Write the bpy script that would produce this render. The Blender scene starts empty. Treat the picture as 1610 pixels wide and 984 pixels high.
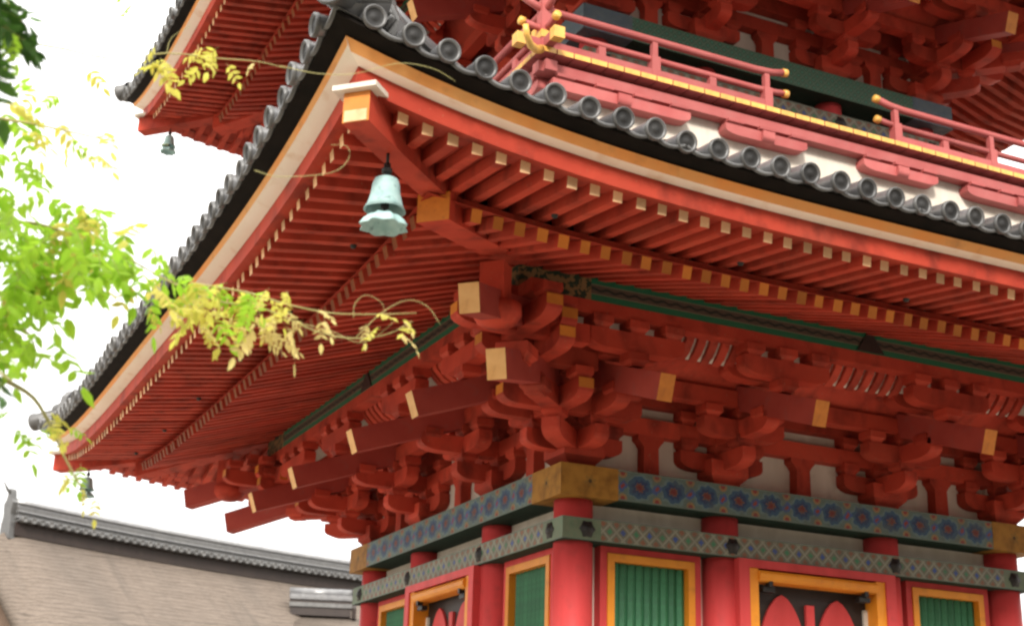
import bpy, bmesh, math, random
from mathutils import Vector, Matrix
random.seed(7)
R = math.radians
sc = bpy.context.scene
col = sc.collection

# ------------------------------------------------------------------ camera
CAM = Vector((-9.109, -14.854, 1.6)); YAW, PITCH, ROLL, FPX = 1.1328, 0.3327, 0.0297, 2252.0
_f = Vector((math.cos(YAW)*math.cos(PITCH), math.sin(YAW)*math.cos(PITCH), math.sin(PITCH)))
_r = Vector((math.sin(YAW), -math.cos(YAW), 0)); _u = _r.cross(_f)
CR = _r*math.cos(ROLL) + _u*math.sin(ROLL); CU = _u*math.cos(ROLL) - _r*math.sin(ROLL); CF = _f
cd = bpy.data.cameras.new('camera'); cam = bpy.data.objects.new('camera', cd); col.objects.link(cam)
cd.sensor_fit = 'HORIZONTAL'; cd.sensor_width = 36; cd.lens = FPX/1610*36
cd.clip_start = .1; cd.clip_end = 3000
cam.matrix_world = Matrix(((CR.x, CU.x, -CF.x, CAM.x), (CR.y, CU.y, -CF.y, CAM.y), (CR.z, CU.z, -CF.z, CAM.z), (0, 0, 0, 1)))
cd.dof.use_dof = True; cd.dof.focus_distance = 12.5; cd.dof.aperture_fstop = 2.0
sc.camera = cam

# ------------------------------------------------------------------ sky, sun, exposure
SUN_EL, SUN_AZ = 32, 243      # azimuth of the sun, degrees from +X counter-clockwise
w = bpy.data.worlds.new('World'); sc.world = w; w.use_nodes = True
nt = w.node_tree; bg = nt.nodes['Background']
sky = nt.nodes.new('ShaderNodeTexSky'); sky.sky_type = 'NISHITA'; sky.sun_disc = False
sky.sun_elevation = R(SUN_EL); sky.sun_rotation = R(90-SUN_AZ); sky.air_density = 1.0; sky.dust_density = 4.0; sky.ozone_density = .6
mx = nt.nodes.new('ShaderNodeMix'); mx.data_type = 'RGBA'; mx.inputs[0].default_value = .82     # thin bright cloud over the whole sky
tcw = nt.nodes.new('ShaderNodeTexCoord'); sx_ = nt.nodes.new('ShaderNodeSeparateXYZ'); mr = nt.nodes.new('ShaderNodeMapRange')
mr.inputs[3].default_value = .36; mr.inputs[4].default_value = 1.0     # overcast sky: about three times brighter overhead than at the horizon
cl = nt.nodes.new('ShaderNodeMix'); cl.data_type = 'RGBA'; cl.inputs[6].default_value = (0, 0, 0, 1); cl.inputs[7].default_value = (24.2, 23.6, 22.6, 1)
nt.links.new(tcw.outputs['Generated'], sx_.inputs[0]); nt.links.new(sx_.outputs[2], mr.inputs[0]); nt.links.new(mr.outputs[0], cl.inputs[0]); nt.links.new(cl.outputs[2], mx.inputs[7])
nt.links.new(sky.outputs[0], mx.inputs[6]); nt.links.new(mx.outputs[2], bg.inputs[0])
bg.inputs[1].default_value = .10
sl = bpy.data.lights.new('sun', 'SUN'); sl.energy = 2.4; sl.angle = R(10); sl.color = (1, .96, .9)
so = bpy.data.objects.new('sun', sl); col.objects.link(so)
sd = Vector((math.cos(R(SUN_AZ))*math.cos(R(SUN_EL)), math.sin(R(SUN_AZ))*math.cos(R(SUN_EL)), math.sin(R(SUN_EL))))
so.rotation_euler = sd.to_track_quat('Z', 'Y').to_euler(); so.location = (0, 0, 40)
sc.view_settings.view_transform = 'Standard'; sc.view_settings.look = 'None'
sc.view_settings.exposure = 1.0; sc.view_settings.gamma = 1; sc.view_settings.use_curve_mapping = False
sc.render.engine = 'CYCLES'; sc.render.filter_size = 2.5
try: sc.cycles.pixel_filter_type = 'BLACKMAN_HARRIS'; sc.cycles.filter_width = 2.5
except Exception: pass
sc.cycles.max_bounces = 8; sc.cycles.diffuse_bounces = 5; sc.cycles.transmission_bounces = 4
sc.cycles.use_denoising = True

def at(u, v, dist):
    """the point the photograph's pixel (u, v) looks at, dist metres away along the ground"""
    d = CF + CR*((u-805)/FPX) - CU*((v-492)/FPX)
    return CAM + d*(dist/math.hypot(d.x, d.y))

# ------------------------------------------------------------------ materials
MATS = {}
class NT:
    def __init__(s, name):
        s.m = bpy.data.materials.new(name); s.m.use_nodes = True; s.t = s.m.node_tree
        s.p = s.t.nodes['Principled BSDF']; s.tc = s.t.nodes.new('ShaderNodeTexCoord'); MATS[name] = s.m
    def n(s, typ, **kw):
        x = s.t.nodes.new(typ)
        for k, v in kw.items(): setattr(x, k, v)
        return x
    def l(s, a, b): s.t.links.new(a, b)
    def math(s, op, a, b=None, clamp=False):
        x = s.n('ShaderNodeMath', operation=op, use_clamp=clamp)
        for i, v in enumerate((a, b)):
            if v is None: continue
            if isinstance(v, (int, float)): x.inputs[i].default_value = v
            else: s.l(v, x.inputs[i])
        return x.outputs[0]
    def mix(s, f, a, b):
        x = s.n('ShaderNodeMix', data_type='RGBA')
        for i, v in ((0, f), (6, a), (7, b)):
            if isinstance(v, (int, float)): x.inputs[i].default_value = v
            elif isinstance(v, tuple): x.inputs[i].default_value = (*v[:3], 1)
            else: s.l(v, x.inputs[i])
        return x.outputs[2]
    def noise(s, scale, detail=3, stretch=None, coord='Object'):
        x = s.n('ShaderNodeTexNoise'); x.inputs['Scale'].default_value = scale; x.inputs['Detail'].default_value = detail
        src = s.tc.outputs[coord]
        if stretch:
            mp = s.n('ShaderNodeMapping'); mp.inputs['Scale'].default_value = stretch; s.l(src, mp.inputs[0]); src = mp.outputs[0]
        s.l(src, x.inputs['Vector']); return x.outputs['Fac']
    def ramp(s, fac, lo, hi):
        x = s.n('ShaderNodeMapRange'); x.inputs[1].default_value = lo; x.inputs[2].default_value = hi; s.l(fac, x.inputs[0]); return x.outputs[0]
    def xyz(s):
        x = s.n('ShaderNodeSeparateXYZ'); s.l(s.tc.outputs['Object'], x.inputs[0]); return x.outputs
    def finish(s, colr, rough=.6, bump=None, bstr=.3, spec=.4):
        if isinstance(colr, tuple): s.p.inputs['Base Color'].default_value = (*colr, 1)
        else: s.l(colr, s.p.inputs['Base Color'])
        s.p.inputs['Roughness'].default_value = rough; s.p.inputs['Specular IOR Level'].default_value = spec
        if bump is not None:
            b = s.n('ShaderNodeBump'); b.inputs['Strength'].default_value = bstr; b.inputs['Distance'].default_value = .01
            s.l(bump, b.inputs['Height']); s.l(b.outputs[0], s.p.inputs['Normal'])
        return s.m
def paint(name, c1, c2, rough=.55, scale=3, dirt=(.12, .07, .05), dirtamt=.35, stretch=None, spec=.35, bstr=.15, rnd=.12):
    s = NT(name)
    a = s.ramp(s.noise(scale, 4, stretch), .3, .7); c = s.mix(a, c1, c2)
    d = s.ramp(s.noise(scale*2.3+1.7, 6), .56, .8); d = s.math('MULTIPLY', d, dirtamt); c = s.mix(d, c, dirt)
    oi = s.n('ShaderNodeObjectInfo'); hv = s.n('ShaderNodeHueSaturation')
    s.l(s.math('ADD', s.math('MULTIPLY', oi.outputs['Random'], 2*rnd), 1-rnd), hv.inputs['Value']); s.l(c, hv.inputs['Color'])
    return s.finish(hv.outputs[0], rough, s.noise(scale*14, 4, stretch), bstr, spec)
def redpaint(name, c1, c2):
    s = NT(name); oi = s.n('ShaderNodeObjectInfo')
    vo = s.n('ShaderNodeVectorMath', operation='ADD'); s.l(s.tc.outputs['Object'], vo.inputs[0]); cx = s.n('ShaderNodeCombineXYZ')
    r17 = s.math('MULTIPLY', oi.outputs['Random'], 17); s.l(r17, cx.inputs[0]); s.l(r17, cx.inputs[2]); s.l(cx.outputs[0], vo.inputs[1])
    def nz(sc_, det, st=None):
        x = s.n('ShaderNodeTexNoise'); x.inputs['Scale'].default_value = sc_; x.inputs['Detail'].default_value = det; src = vo.outputs[0]
        if st: mp = s.n('ShaderNodeMapping'); mp.inputs['Scale'].default_value = st; s.l(src, mp.inputs[0]); src = mp.outputs[0]
        s.l(src, x.inputs['Vector']); return x.outputs['Fac']
    c = s.mix(s.ramp(nz(2.2, 4), .3, .7), c1, c2)
    c = s.mix(s.math('MULTIPLY', s.ramp(nz(1.1, 5), .52, .74), .28), c, (.46, .12, .07))          # sun-faded patches
    c = s.mix(s.math('MULTIPLY', s.ramp(nz(4.5, 8, (1, 1, .6)), .50, .72), .7), c, (.13, .022, .015))   # grime
    c = s.mix(s.math('MULTIPLY', s.ramp(nz(38, 3), .66, .74), .6), c, (.30, .16, .10))           # small chips
    hv = s.n('ShaderNodeHueSaturation'); s.l(s.math('ADD', s.math('MULTIPLY', oi.outputs['Random'], .36), .80), hv.inputs['Value']); s.l(c, hv.inputs['Color'])
    return s.finish(hv.outputs[0], .62, s.math('ADD', nz(60, 4, (.25, 1, 1)), nz(7, 3)), .28, .12)
RED = redpaint('vermilion_paint', (.48, .062, .034), (.35, .040, .023))
COLRED = paint('column_red_paint', (.60, .066, .066), (.49, .050, .048), .5, 2, (.30, .05, .045), .6, (3, 3, .25), spec=.16)
ROSE = paint('weathered_rose_paint', (.42, .115, .105), (.35, .075, .070), .6, 3, (.30, .12, .11), .4)
ORANGE = paint('orange_end_paint', (.60, .21, .03), (.48, .155, .022), .5, 9, (.3, .09, .03), .6, rnd=.3)
TAILP = paint('weathered_tail_paint', (.34, .058, .042), (.27, .04, .03), .65, 3, (.20, .08, .07), .5, spec=.12)
OCHEND = paint('ochre_end_paint', (.74, .44, .17), (.64, .34, .11), .55, 6, (.4, .2, .07), .5)
CREAM = paint('pale_end_paint', (.72, .47, .26), (.62, .36, .18), .6, 9, (.45, .22, .10), .6, rnd=.3)
GOLD = paint('gold_leaf_paint', (.78, .46, .10), (.66, .35, .07), .38, 6, (.35, .17, .05), .4, spec=.5)
FRAME = paint('orange_frame_paint', (.72, .27, .02), (.60, .20, .015), .5, 3, (.35, .12, .02), .5)
PLASTER = paint('white_plaster', (.66, .60, .52), (.54, .48, .40), .85, 1.6, (.40, .34, .28), .5, (3, 3, .5), spec=.1)
WBOARD = paint('white_eave_paint', (.86, .79, .68), (.78, .68, .55), .7, 1.5, (.58, .36, .18), .6, (.4, 1, 1), .2)
OCHRE = paint('weathered_eave_edge', (.66, .24, .055), (.60, .30, .10), .8, 2.5, (.30, .15, .06), .6)
GREEN = paint('green_slat_paint', (.028, .15, .062), (.018, .10, .042), .55, 4, (.02, .07, .04), .5, (4, 4, .4))
DKGREEN = paint('dark_green_shaded_underside', (.012, .03, .02), (.02, .04, .028), .7, 5, spec=.15)  # dark paint of the beam undersides, with their shadow put into the colour too
BLACK = paint('black_iron', (.012, .011, .010), (.02, .018, .016), .5, 8, (.05, .03, .02), .2)
DARK = paint('dark_lacquer', (.022, .014, .012), (.03, .02, .016), .5, 4, (.05, .03, .02), .2)
BATTEN = paint('shade_black_tile_bed', (.008, .007, .006), (.014, .011, .009), .95, 6, (.02, .016, .012), .3, spec=.1)  # near-black: the shade of the recess under the eave tiles is put into this colour
TILE = paint('smoked_grey_tile', (.11, .11, .115), (.18, .18, .18), .28, 5, (.035, .035, .032), .65, spec=.8, rnd=.3)
TILECAP = paint('grey_tile_end', (.055, .054, .053), (.095, .093, .09), .42, 9, (.03, .03, .028), .6, spec=.6, rnd=.25)
TILEIN = paint('dark_tile_face', (.010, .0095, .009), (.022, .021, .02), .6, 12, (.012, .012, .011), .6, rnd=.25)  # face of the round tiles, darker than rim and barrel
STONE = paint('granite', (.40, .38, .35), (.30, .285, .26), .85, 2, (.16, .15, .13), .5)
BRONZE = paint('verdigris_bronze', (.40, .56, .54), (.26, .42, .41), .6, 9, (.07, .11, .11), .9, spec=.4)
WOOD = paint('plain_timber', (.14, .09, .06), (.10, .065, .045), .75, 3)
BARK = paint('tree_bark', (.10, .075, .05), (.06, .045, .03), .9, 8, bstr=.6)
def mk_bands():
    s = NT('blue_medallion_paint'); x, y, z = s.xyz()      # object origin at mid height, x along the beam
    uu = s.math('MULTIPLY', s.math('SUBTRACT', s.math('FRACT', s.math('DIVIDE', x, .385)), .5), .385)
    def rad(a, b): return s.math('SQRT', s.math('ADD', s.math('MULTIPLY', a, a), s.math('MULTIPLY', b, b)))
    th = s.math('MULTIPLY', s.math('SINE', s.math('MULTIPLY', s.math('ARCTAN2', z, uu), 8)), .009); wb = s.math('ADD', th, s.math('MULTIPLY', s.math('SUBTRACT', s.noise(24, 3), .5), .06)); r0 = s.math('ADD', rad(s.math('MULTIPLY', uu, .82), z), wb)
    au = s.math('SUBTRACT', .1925, s.math('ABSOLUTE', uu)); az = s.math('SUBTRACT', .125, s.math('ABSOLUTE', z)); r1 = rad(au, az); r2 = rad(au, z)
    lt = lambda a, b: s.math('LESS_THAN', a, b)
    c = s.mix(s.noise(9, 3), (.075, .115, .10), (.095, .135, .11))
    c = s.mix(lt(r0, .128), c, (.10, .155, .15)); c = s.mix(lt(r0, .108), c, (.028, .07, .12)); c = s.mix(lt(r0, .075), c, (.018, .035, .085))
    c = s.mix(lt(r0, .040), c, (.14, .08, .045)); c = s.mix(lt(r0, .030), c, (.12, .02, .014))
    c = s.mix(lt(r1, .05), c, (.22, .14, .06)); c = s.mix(lt(r1, .026), c, (.20, .03, .022)); c = s.mix(lt(s.math('ADD', r2, wb), .05), c, (.045, .08, .20)); c = s.mix(lt(s.math('ADD', r2, wb), .022), c, (.20, .03, .022))
    c = s.mix(s.math('GREATER_THAN', s.math('ABSOLUTE', z), .134), c, (.10, .14, .115)); c = s.mix(s.math('MULTIPLY', s.ramp(s.noise(6, 6), .5, .72), .55), c, (.07, .075, .06))
    s.finish(c, .6, s.noise(30), .15)
    s = NT('lattice_band_paint'); x, y, z = s.xyz(); p = .1035
    a = s.math('DIVIDE', s.math('ADD', x, z), p*1.42); b = s.math('DIVIDE', s.math('SUBTRACT', x, z), p*1.42)
    fa = s.math('ABSOLUTE', s.math('SUBTRACT', s.math('FRACT', a), .5)); fb = s.math('ABSOLUTE', s.math('SUBTRACT', s.math('FRACT', b), .5))
    m = s.math('MAXIMUM', fa, fb)
    row = s.math('MODULO', s.math('ADD', s.math('FLOOR', a), s.math('MULTIPLY', s.math('FLOOR', b), 1)), 4)
    base = s.mix(s.noise(7, 3), (.15, .145, .10), (.115, .12, .085))
    c = s.mix(s.math('GREATER_THAN', m, .41), base, (.22, .22, .165))
    par = s.math('MODULO', s.math('ABSOLUTE', s.math('ADD', s.math('FLOOR', a), s.math('FLOOR', b))), 2)
    dot = s.math('LESS_THAN', s.math('ADD', m, s.math('MULTIPLY', s.math('SUBTRACT', s.noise(40, 2), .5), .25)), .22)
    dc = s.mix(s.math('SUBTRACT', 1, par), (.20, .085, .045), s.mix(s.math('GREATER_THAN', s.math('MODULO', s.math('ABSOLUTE', s.math('FLOOR', a)), 2), .5), (.04, .075, .24), (.05, .17, .085)))
    c = s.mix(dot, c, dc)
    c = s.mix(s.math('GREATER_THAN', s.math('ABSOLUTE', x), 2.52), c, s.mix(s.noise(14, 3), (.07, .15, .085), (.17, .17, .11)))
    c = s.mix(s.math('GREATER_THAN', s.math('ABSOLUTE', z), .094), c, (.10, .14, .10))
    c = s.mix(s.math('MULTIPLY', s.ramp(s.noise(5, 6), .48, .72), .5), c, (.085, .08, .06))
    s.finish(c, .6, s.noise(30), .15)
    s = NT('green_striped_purlin_paint'); x, y, z = s.xyz()
    c = s.mix(s.noise(5, 3), (.010, .095, .045), (.016, .125, .060))
    az = s.math('ABSOLUTE', z)
    c = s.mix(lt2(s, az, .050), c, (.02, .022, .018)); c = s.mix(lt2(s, az, .040), c, (.075, .055, .038))
    wv = s.math('MULTIPLY', s.math('SINE', s.math('MULTIPLY', x, 42)), .010)
    c = s.mix(lt2(s, s.math('ABSOLUTE', s.math('ADD', z, wv)), .012), c, (.015, .02, .015))
    c = s.mix(lt2(s, s.math('ABSOLUTE', s.math('SUBTRACT', az, .045)), .004), c, (.16, .14, .09))
    sc_ = s.ramp(s.noise(16, 2), .47, .53); c2 = s.mix(sc_, (.012, .03, .016), (.20, .115, .045))
    c = s.mix(s.math('GREATER_THAN', s.math('ABSOLUTE', x), 3.2), c, c2)
    s.finish(c, .55, s.noise(30), .15)
    s = NT('gold_corner_plate_paint'); x, y, z = s.xyz()
    c = s.mix(s.noise(7, 4), (.36, .18, .035), (.25, .12, .022))
    r = rad2(s, x, z); ang = s.math('MULTIPLY', s.math('ARCTAN2', z, x), 6); pet = s.math('ADD', .055, s.math('MULTIPLY', s.math('SINE', ang), .014))
    c = s.mix(lt2(s, r, pet), c, (.24, .13, .03)); c = s.mix(lt2(s, r, .02), c, (.06, .04, .02))
    c = s.mix(s.math('MULTIPLY', s.ramp(s.noise(8, 6), .45, .7), .6), c, (.12, .055, .015))
    s.finish(c, .6, s.noise(40), .15, .12)
def lt2(s, a, b): return s.math('LESS_THAN', a, b)
def rad2(s, a, b): return s.math('SQRT', s.math('ADD', s.math('MULTIPLY', a, a), s.math('MULTIPLY', b, b)))
mk_bands()
BLUEM, LATT, PURL, CORNERP = (MATS[k] for k in ('blue_medallion_paint', 'lattice_band_paint', 'green_striped_purlin_paint', 'gold_corner_plate_paint'))
def leafmat(name, c1, c2, tr):
    s = NT(name); oi = s.n('ShaderNodeObjectInfo')
    c = s.mix(oi.outputs['Random'], c1, c2); c = s.mix(s.ramp(s.noise(9, 2), .35, .7), c, tuple(k*.75 for k in c1))
    s.finish(c, .5, None, spec=.3)
    tl = s.n('ShaderNodeBsdfTranslucent'); ms = s.n('ShaderNodeMixShader'); ms.inputs[0].default_value = tr
    s.l(c, tl.inputs[0]); s.l(s.p.outputs[0], ms.inputs[1]); s.l(tl.outputs[0], ms.inputs[2]); s.l(ms.outputs[0], s.t.nodes['Material Output'].inputs[0]); return s.m
LEAF_G = leafmat('fresh_green_leaf', (.42, .68, .05), (.30, .56, .04), .62)
LEAF_Y = leafmat('yellowing_leaf', (.74, .66, .14), (.66, .66, .10), .55)
LEAF_C = leafmat('pale_straw_leaf', (.78, .62, .25), (.76, .68, .24), .45)
LEAF_D = leafmat('dark_green_leaf', (.035, .095, .014), (.08, .19, .025), .3)
STEM = paint('green_stem', (.40, .36, .14), (.30, .26, .09), .6, 6)
s = NT('pale_gravel'); c = s.mix(s.ramp(s.noise(60, 4), .3, .7), (.28, .245, .20), (.38, .335, .275)); c = s.mix(s.ramp(s.noise(.35, 4), .4, .7), c, (.27, .24, .195))
GRAVEL = s.finish(c, .9, s.noise(90, 3), .5, .2)
s = NT('cypress_bark_thatch')
g = s.noise(6, 6, (.35, 1.2, 7)); g2 = s.noise(26, 4, (.4, 2, 2)); g3 = s.noise(.5, 5, (1, .3, .3))
c = s.mix(s.ramp(g, .3, .7), (.085, .067, .054), (.165, .134, .112)); c = s.mix(s.ramp(g2, .35, .75), c, (.17, .14, .115)); c = s.mix(s.math('MULTIPLY', s.ramp(g3, .45, .75), .5), c, (.07, .064, .058))
x, y, z = s.xyz(); ln = s.math('ADD', s.math('MULTIPLY', z, 56), s.math('MULTIPLY', s.noise(2.6, 5, (.35, 1, 1)), 14)); ln = s.ramp(s.math('SINE', ln), .35, 1)
c = s.mix(s.math('MULTIPLY', ln, s.math('MULTIPLY', s.noise(3, 4, (.4, 1, 1)), .85)), c, (.05, .042, .036))
st_ = s.ramp(s.noise(1.4, 5, (2.2, .15, .15)), .55, .72); c = s.mix(s.math('MULTIPLY', st_, .35), c, (.06, .055, .05))
THATCH = s.finish(c, .95, s.math('SUBTRACT', s.math('ADD', g, g2), s.math('MULTIPLY', ln, .4)), .8, .1)

s = NT('green_brocade_paint'); x, y, z = s.xyz()
fx = s.math('ABSOLUTE', s.math('SUBTRACT', s.math('FRACT', s.math('DIVIDE', s.math('ADD', x, z), .11)), .5)); fz = s.math('ABSOLUTE', s.math('SUBTRACT', s.math('FRACT', s.math('DIVIDE', s.math('SUBTRACT', x, z), .11)), .5))
c = s.mix(s.noise(8, 3), (.035, .085, .055), (.05, .12, .075)); c = s.mix(s.math('GREATER_THAN', s.math('MAXIMUM', fx, fz), .43), c, (.09, .15, .10)); c = s.mix(s.math('LESS_THAN', s.math('MAXIMUM', fx, fz), .14), c, (.05, .20, .13))
GREENB = s.finish(c, .6, s.noise(30), .15)
SLATE = paint('slate_blue_paint', (.09, .12, .13), (.06, .09, .11), .6, 9, (.06, .08, .20), .6)

# ------------------------------------------------------------------ mesh helpers
class MB:
    def __init__(s): s.v = []; s.f = []; s.mi = []; s.sm = []
    def add(s, vs, fs, mi=0, smooth=False, M=None):
        b = len(s.v)
        for v in vs: s.v.append(tuple(M @ Vector(v)) if M is not None else tuple(v))
        for i, f in enumerate(fs):
            s.f.append(tuple(b+k for k in f)); s.mi.append(mi[i] if isinstance(mi, (list, tuple)) else mi); s.sm.append(smooth)
        return s
    def box(s, x0, x1, y0, y1, z0, z1, mi=0, M=None):
        vs = [(x, y, z) for z in (z0, z1) for y in (y0, y1) for x in (x0, x1)]
        fs = [(0, 2, 3, 1), (4, 5, 7, 6), (0, 1, 5, 4), (2, 6, 7, 3), (0, 4, 6, 2), (1, 3, 7, 5)]   # bottom top -y +y -x +x
        return s.add(vs, fs, mi, False, M)
    def prism(s, prof, w0, w1, axis='y', mi=0, M=None, capmi=None, sidemi=None):
        """prof: list of (a, z) counter-clockwise; extruded along axis between w0 and w1 (a runs along the other ground axis)"""
        n = len(prof); mk = (lambda a, z, w: (a, w, z)) if axis == 'y' else (lambda a, z, w: (w, a, z))
        vs = [mk(a, z, w0) for a, z in prof] + [mk(a, z, w1) for a, z in prof]
        fs = [tuple(range(n)), tuple(range(2*n-1, n-1, -1))] + [(i, i+n, (i+1) % n+n, (i+1) % n) for i in range(n)]
        if axis == 'x': fs = [f[::-1] for f in fs]
        ms = [mi if capmi is None else capmi]*2 + ([mi]*n if sidemi is None else [sidemi.get(i, mi) for i in range(n)])
        return s.add(vs, fs, ms, False, M)
    def lathe(s, prof, seg=16, mi=0, M=None, smooth=True, wob=None):
        n = len(prof); vs = []; fs = []; ms = []
        for j in range(seg):
            a = 2*math.pi*j/seg
            for i, (r, z) in enumerate(prof):
                rr = r*(wob(i, a) if wob else 1); vs.append((rr*math.cos(a), rr*math.sin(a), z))
        for j in range(seg):
            for i in range(n-1):
                fs.append((j*n+i, ((j+1) % seg)*n+i, ((j+1) % seg)*n+i+1, j*n+i+1)); ms.append(mi[i] if isinstance(mi, list) else mi)
        return s.add(vs, fs, ms, smooth, M)
    def tube(s, pts, r0, r1=None, seg=6, mi=0, smooth=True, cap=True):
        pts = [Vector(p) for p in pts]; r1 = r0 if r1 is None else r1; n = len(pts); vs = []; fs = []
        up = Vector((0, 0, 1))
        for i, p in enumerate(pts):
            t = (pts[min(i+1, n-1)]-pts[max(i-1, 0)]).normalized()
            a = t.cross(up); a = a if a.length > 1e-3 else t.cross(Vector((1, 0, 0))); a.normalize(); b = a.cross(t)
            r = r0+(r1-r0)*i/max(1, n-1)
            for j in range(seg): vs.append(p+a*(r*math.cos(2*math.pi*j/seg))+b*(r*math.sin(2*math.pi*j/seg)))
        for i in range(n-1):
            for j in range(seg): fs.append((i*seg+j, i*seg+(j+1) % seg, (i+1)*seg+(j+1) % seg, (i+1)*seg+j))
        if cap: fs += [tuple(range(seg))[::-1], tuple((n-1)*seg+j for j in range(seg))]
        return s.add(vs, fs, mi, smooth)
    def mesh(s, name, mats, fix=True):
        me = bpy.data.meshes.new(name); me.from_pydata(s.v, [], s.f)
        for m in (mats if isinstance(mats, (list, tuple)) else [mats]): me.materials.append(m)
        me.polygons.foreach_set('material_index', s.mi); me.polygons.foreach_set('use_smooth', s.sm); me.update()
        if fix:
            bm = bmesh.new(); bm.from_mesh(me); bmesh.ops.recalc_face_normals(bm, faces=bm.faces); bm.to_mesh(me); bm.free()
        return me
WM = {}
def put(name, me, parent=None, M=None, kind=None, label=None):
    o = bpy.data.objects.new(name, me); col.objects.link(o)
    M = M if M is not None else Matrix.Identity(4)
    o.matrix_basis = M; WM[o] = M
    if parent is not None: o.parent = parent; o.matrix_parent_inverse = WM[parent].inverted()
    if kind: o['kind'] = kind
    if label: o['label'] = label
    return o
def thing(name, label, cat, loc=(0, 0, 0), group=None, me=None, M=None):
    o = put(name, me, None, M if M is not None else Matrix.Translation(loc)); o['label'] = label; o['category'] = cat
    if group: o['group'] = group
    return o
def T(x, y, z): return Matrix.Translation((x, y, z))
def RZ(a): return Matrix.Rotation(a, 4, 'Z')
def basis(x, y, z, o):
    return Matrix(((x.x, y.x, z.x, o.x), (x.y, y.y, z.y, o.y), (x.z, y.z, z.z, o.z), (0, 0, 0, 1)))
CACHE = {}
def cached(key, fn):
    if key not in CACHE: CACHE[key] = fn()
    return CACHE[key]

# ------------------------------------------------------------------ ground
g = MB(); g.add([(-1500, -1500, 0), (1500, -1500, 0), (1500, 1500, 0), (-1500, 1500, 0)], [(0, 1, 2, 3)])
o = put('ground', g.mesh('ground', GRAVEL)); o['kind'] = 'structure'; o['label'] = 'pale gravel court around the pagoda'

# ------------------------------------------------------------------ unseen hall added behind the viewpoint to shade the pagoda front
def added_shade_hall():
    x0, x1, y0, y1, he, hr = -34, 34, -42, -22, 8.0, 18.0; g_ = (x0+x1)/2
    h = thing('added_shade_hall', 'unseen dark timber hall with a hipped grey roof, added to shade the pagoda front', 'hall', (g_, (y0+y1)/2, 0))
    m = MB(); m.box(x0+3, x1-3, y0+3, y1-3, .6, he); put('wall', m.mesh('wall', WOOD), h)
    m = MB(); m.box(x0+1, x1-1, y0+1, y1-1, 0, .6); put('stone_base', m.mesh('stone_base', STONE), h)
    m = MB(); ym = (y0+y1)/2
    m.add([(x0, y0, he), (x1, y0, he), (x1, y1, he), (x0, y1, he), (x0+9, ym, hr), (x1-9, ym, hr)], [(0, 1, 5, 4), (1, 2, 5), (2, 3, 4, 5), (3, 0, 4), (3, 2, 1, 0)]); rf = put('roof', m.mesh('roof', TILE), h)
    m = MB(); m.box(x0+9, x1-9, ym-.4, ym+.4, hr-.3, hr+.8); put('ridge', m.mesh('ridge', TILE), rf)
    me = MB().lathe([(0, 0), (.28, 0), (.26, he-.6), (0, he-.6)], 14).mesh('column', WOOD)
    for i in range(14): put('column', me, h, T(x0+3.5+i*(x1-x0-7)/13, y1-2.2, .6))
added_shade_hall()

# ------------------------------------------------------------------ pagoda: shared pieces
pag = thing('pagoda', 'tall vermilion painted wooden pagoda with deep bracketed eaves and grey tiled roofs', 'pagoda')
SIDE = [0, -math.pi/2, math.pi, math.pi/2]          # front (faces the camera's right), left, back, right
def S(k): return RZ(SIDE[k])
def SP(k, A, u, o, z): return RZ(SIDE[k]) @ T(u, -(A+o), z)
def arm_mesh(L, w, h, ends=(1, 1), r=None, capm=0):
    """a boat-shaped bracket arm: flat on top, its lower ends curved up"""
    def make():
        m = MB(); rr = r or h*1.05; e = .52*h
        pr = []
        def curve(sgn):
            pts = []
            for i in range(6):
                a = i/5*math.pi/2
                pts.append((sgn*(L - rr + rr*math.sin(a)), -h/2 + (h-e)*(1-math.cos(a))))
            return pts
        left = [(-L, -h/2)] if not ends[0] else [p for p in curve(-1)][::-1]
        right = [(L, -h/2)] if not ends[1] else curve(1)
        pr = left + right + [(L, h/2), (-L, h/2)]
        n = len(pr); sm = {}
        ir = len(left)+len(right)-1; sm[ir] = capm; sm[n-1] = capm
        m.prism(pr, -w/2, w/2, 'y', 0, sidemi=sm)
        return m.mesh('bracket_arm', [RED, ORANGE])
    return cached(('arm', L, w, h, ends, r, capm), make)
def block_mesh(s, h, s2=None):
    def make():
        m = MB(); a = s/2; b = a*.68; zs = [(-h/2, b), (-h/2+h*.18, b*1.06), (-h/2+h*.42, a), (h/2, a)]
        vs = []; fs = []
        for z, q in zs: vs += [(-q, -q, z), (q, -q, z), (q, q, z), (-q, q, z)]
        for i in range(len(zs)-1):
            for j in range(4): fs.append((i*4+j, i*4+(j+1) % 4, i*4+4+(j+1) % 4, i*4+4+j))
        fs += [(3, 2, 1, 0), (12, 13, 14, 15)]
        m.add(vs, fs); return m.mesh('bearing_block', RED)
    return cached(('blk', s, h), make)
def tail_mesh(L, w, h, capm=1):
    """slanting tail rafter, its outer end at the origin, running back along +Y; end face painted"""
    def make():
        m = MB(); m.box(-w/2, w/2, 0, L, -h/2, h/2, [0, 0, capm, 0, 0, 0]); return m.mesh('tail_rafter', [TAILP, OCHEND if capm == 1 else RED, ORANGE])
    return cached(('tail', L, w, h, capm), make)
def beam_mesh(L, w, h, mat, m0=0, m1=0):
    """straight beam along x, centred; m0/m1 shorten the inner edge for a mitre"""
    def make():
        m = MB(); m.box(-L/2, L/2, -w/2, w/2, -h/2, h/2); return m.mesh('beam', mat)
    return cached(('beam', L, w, h, mat.name), make)

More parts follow.
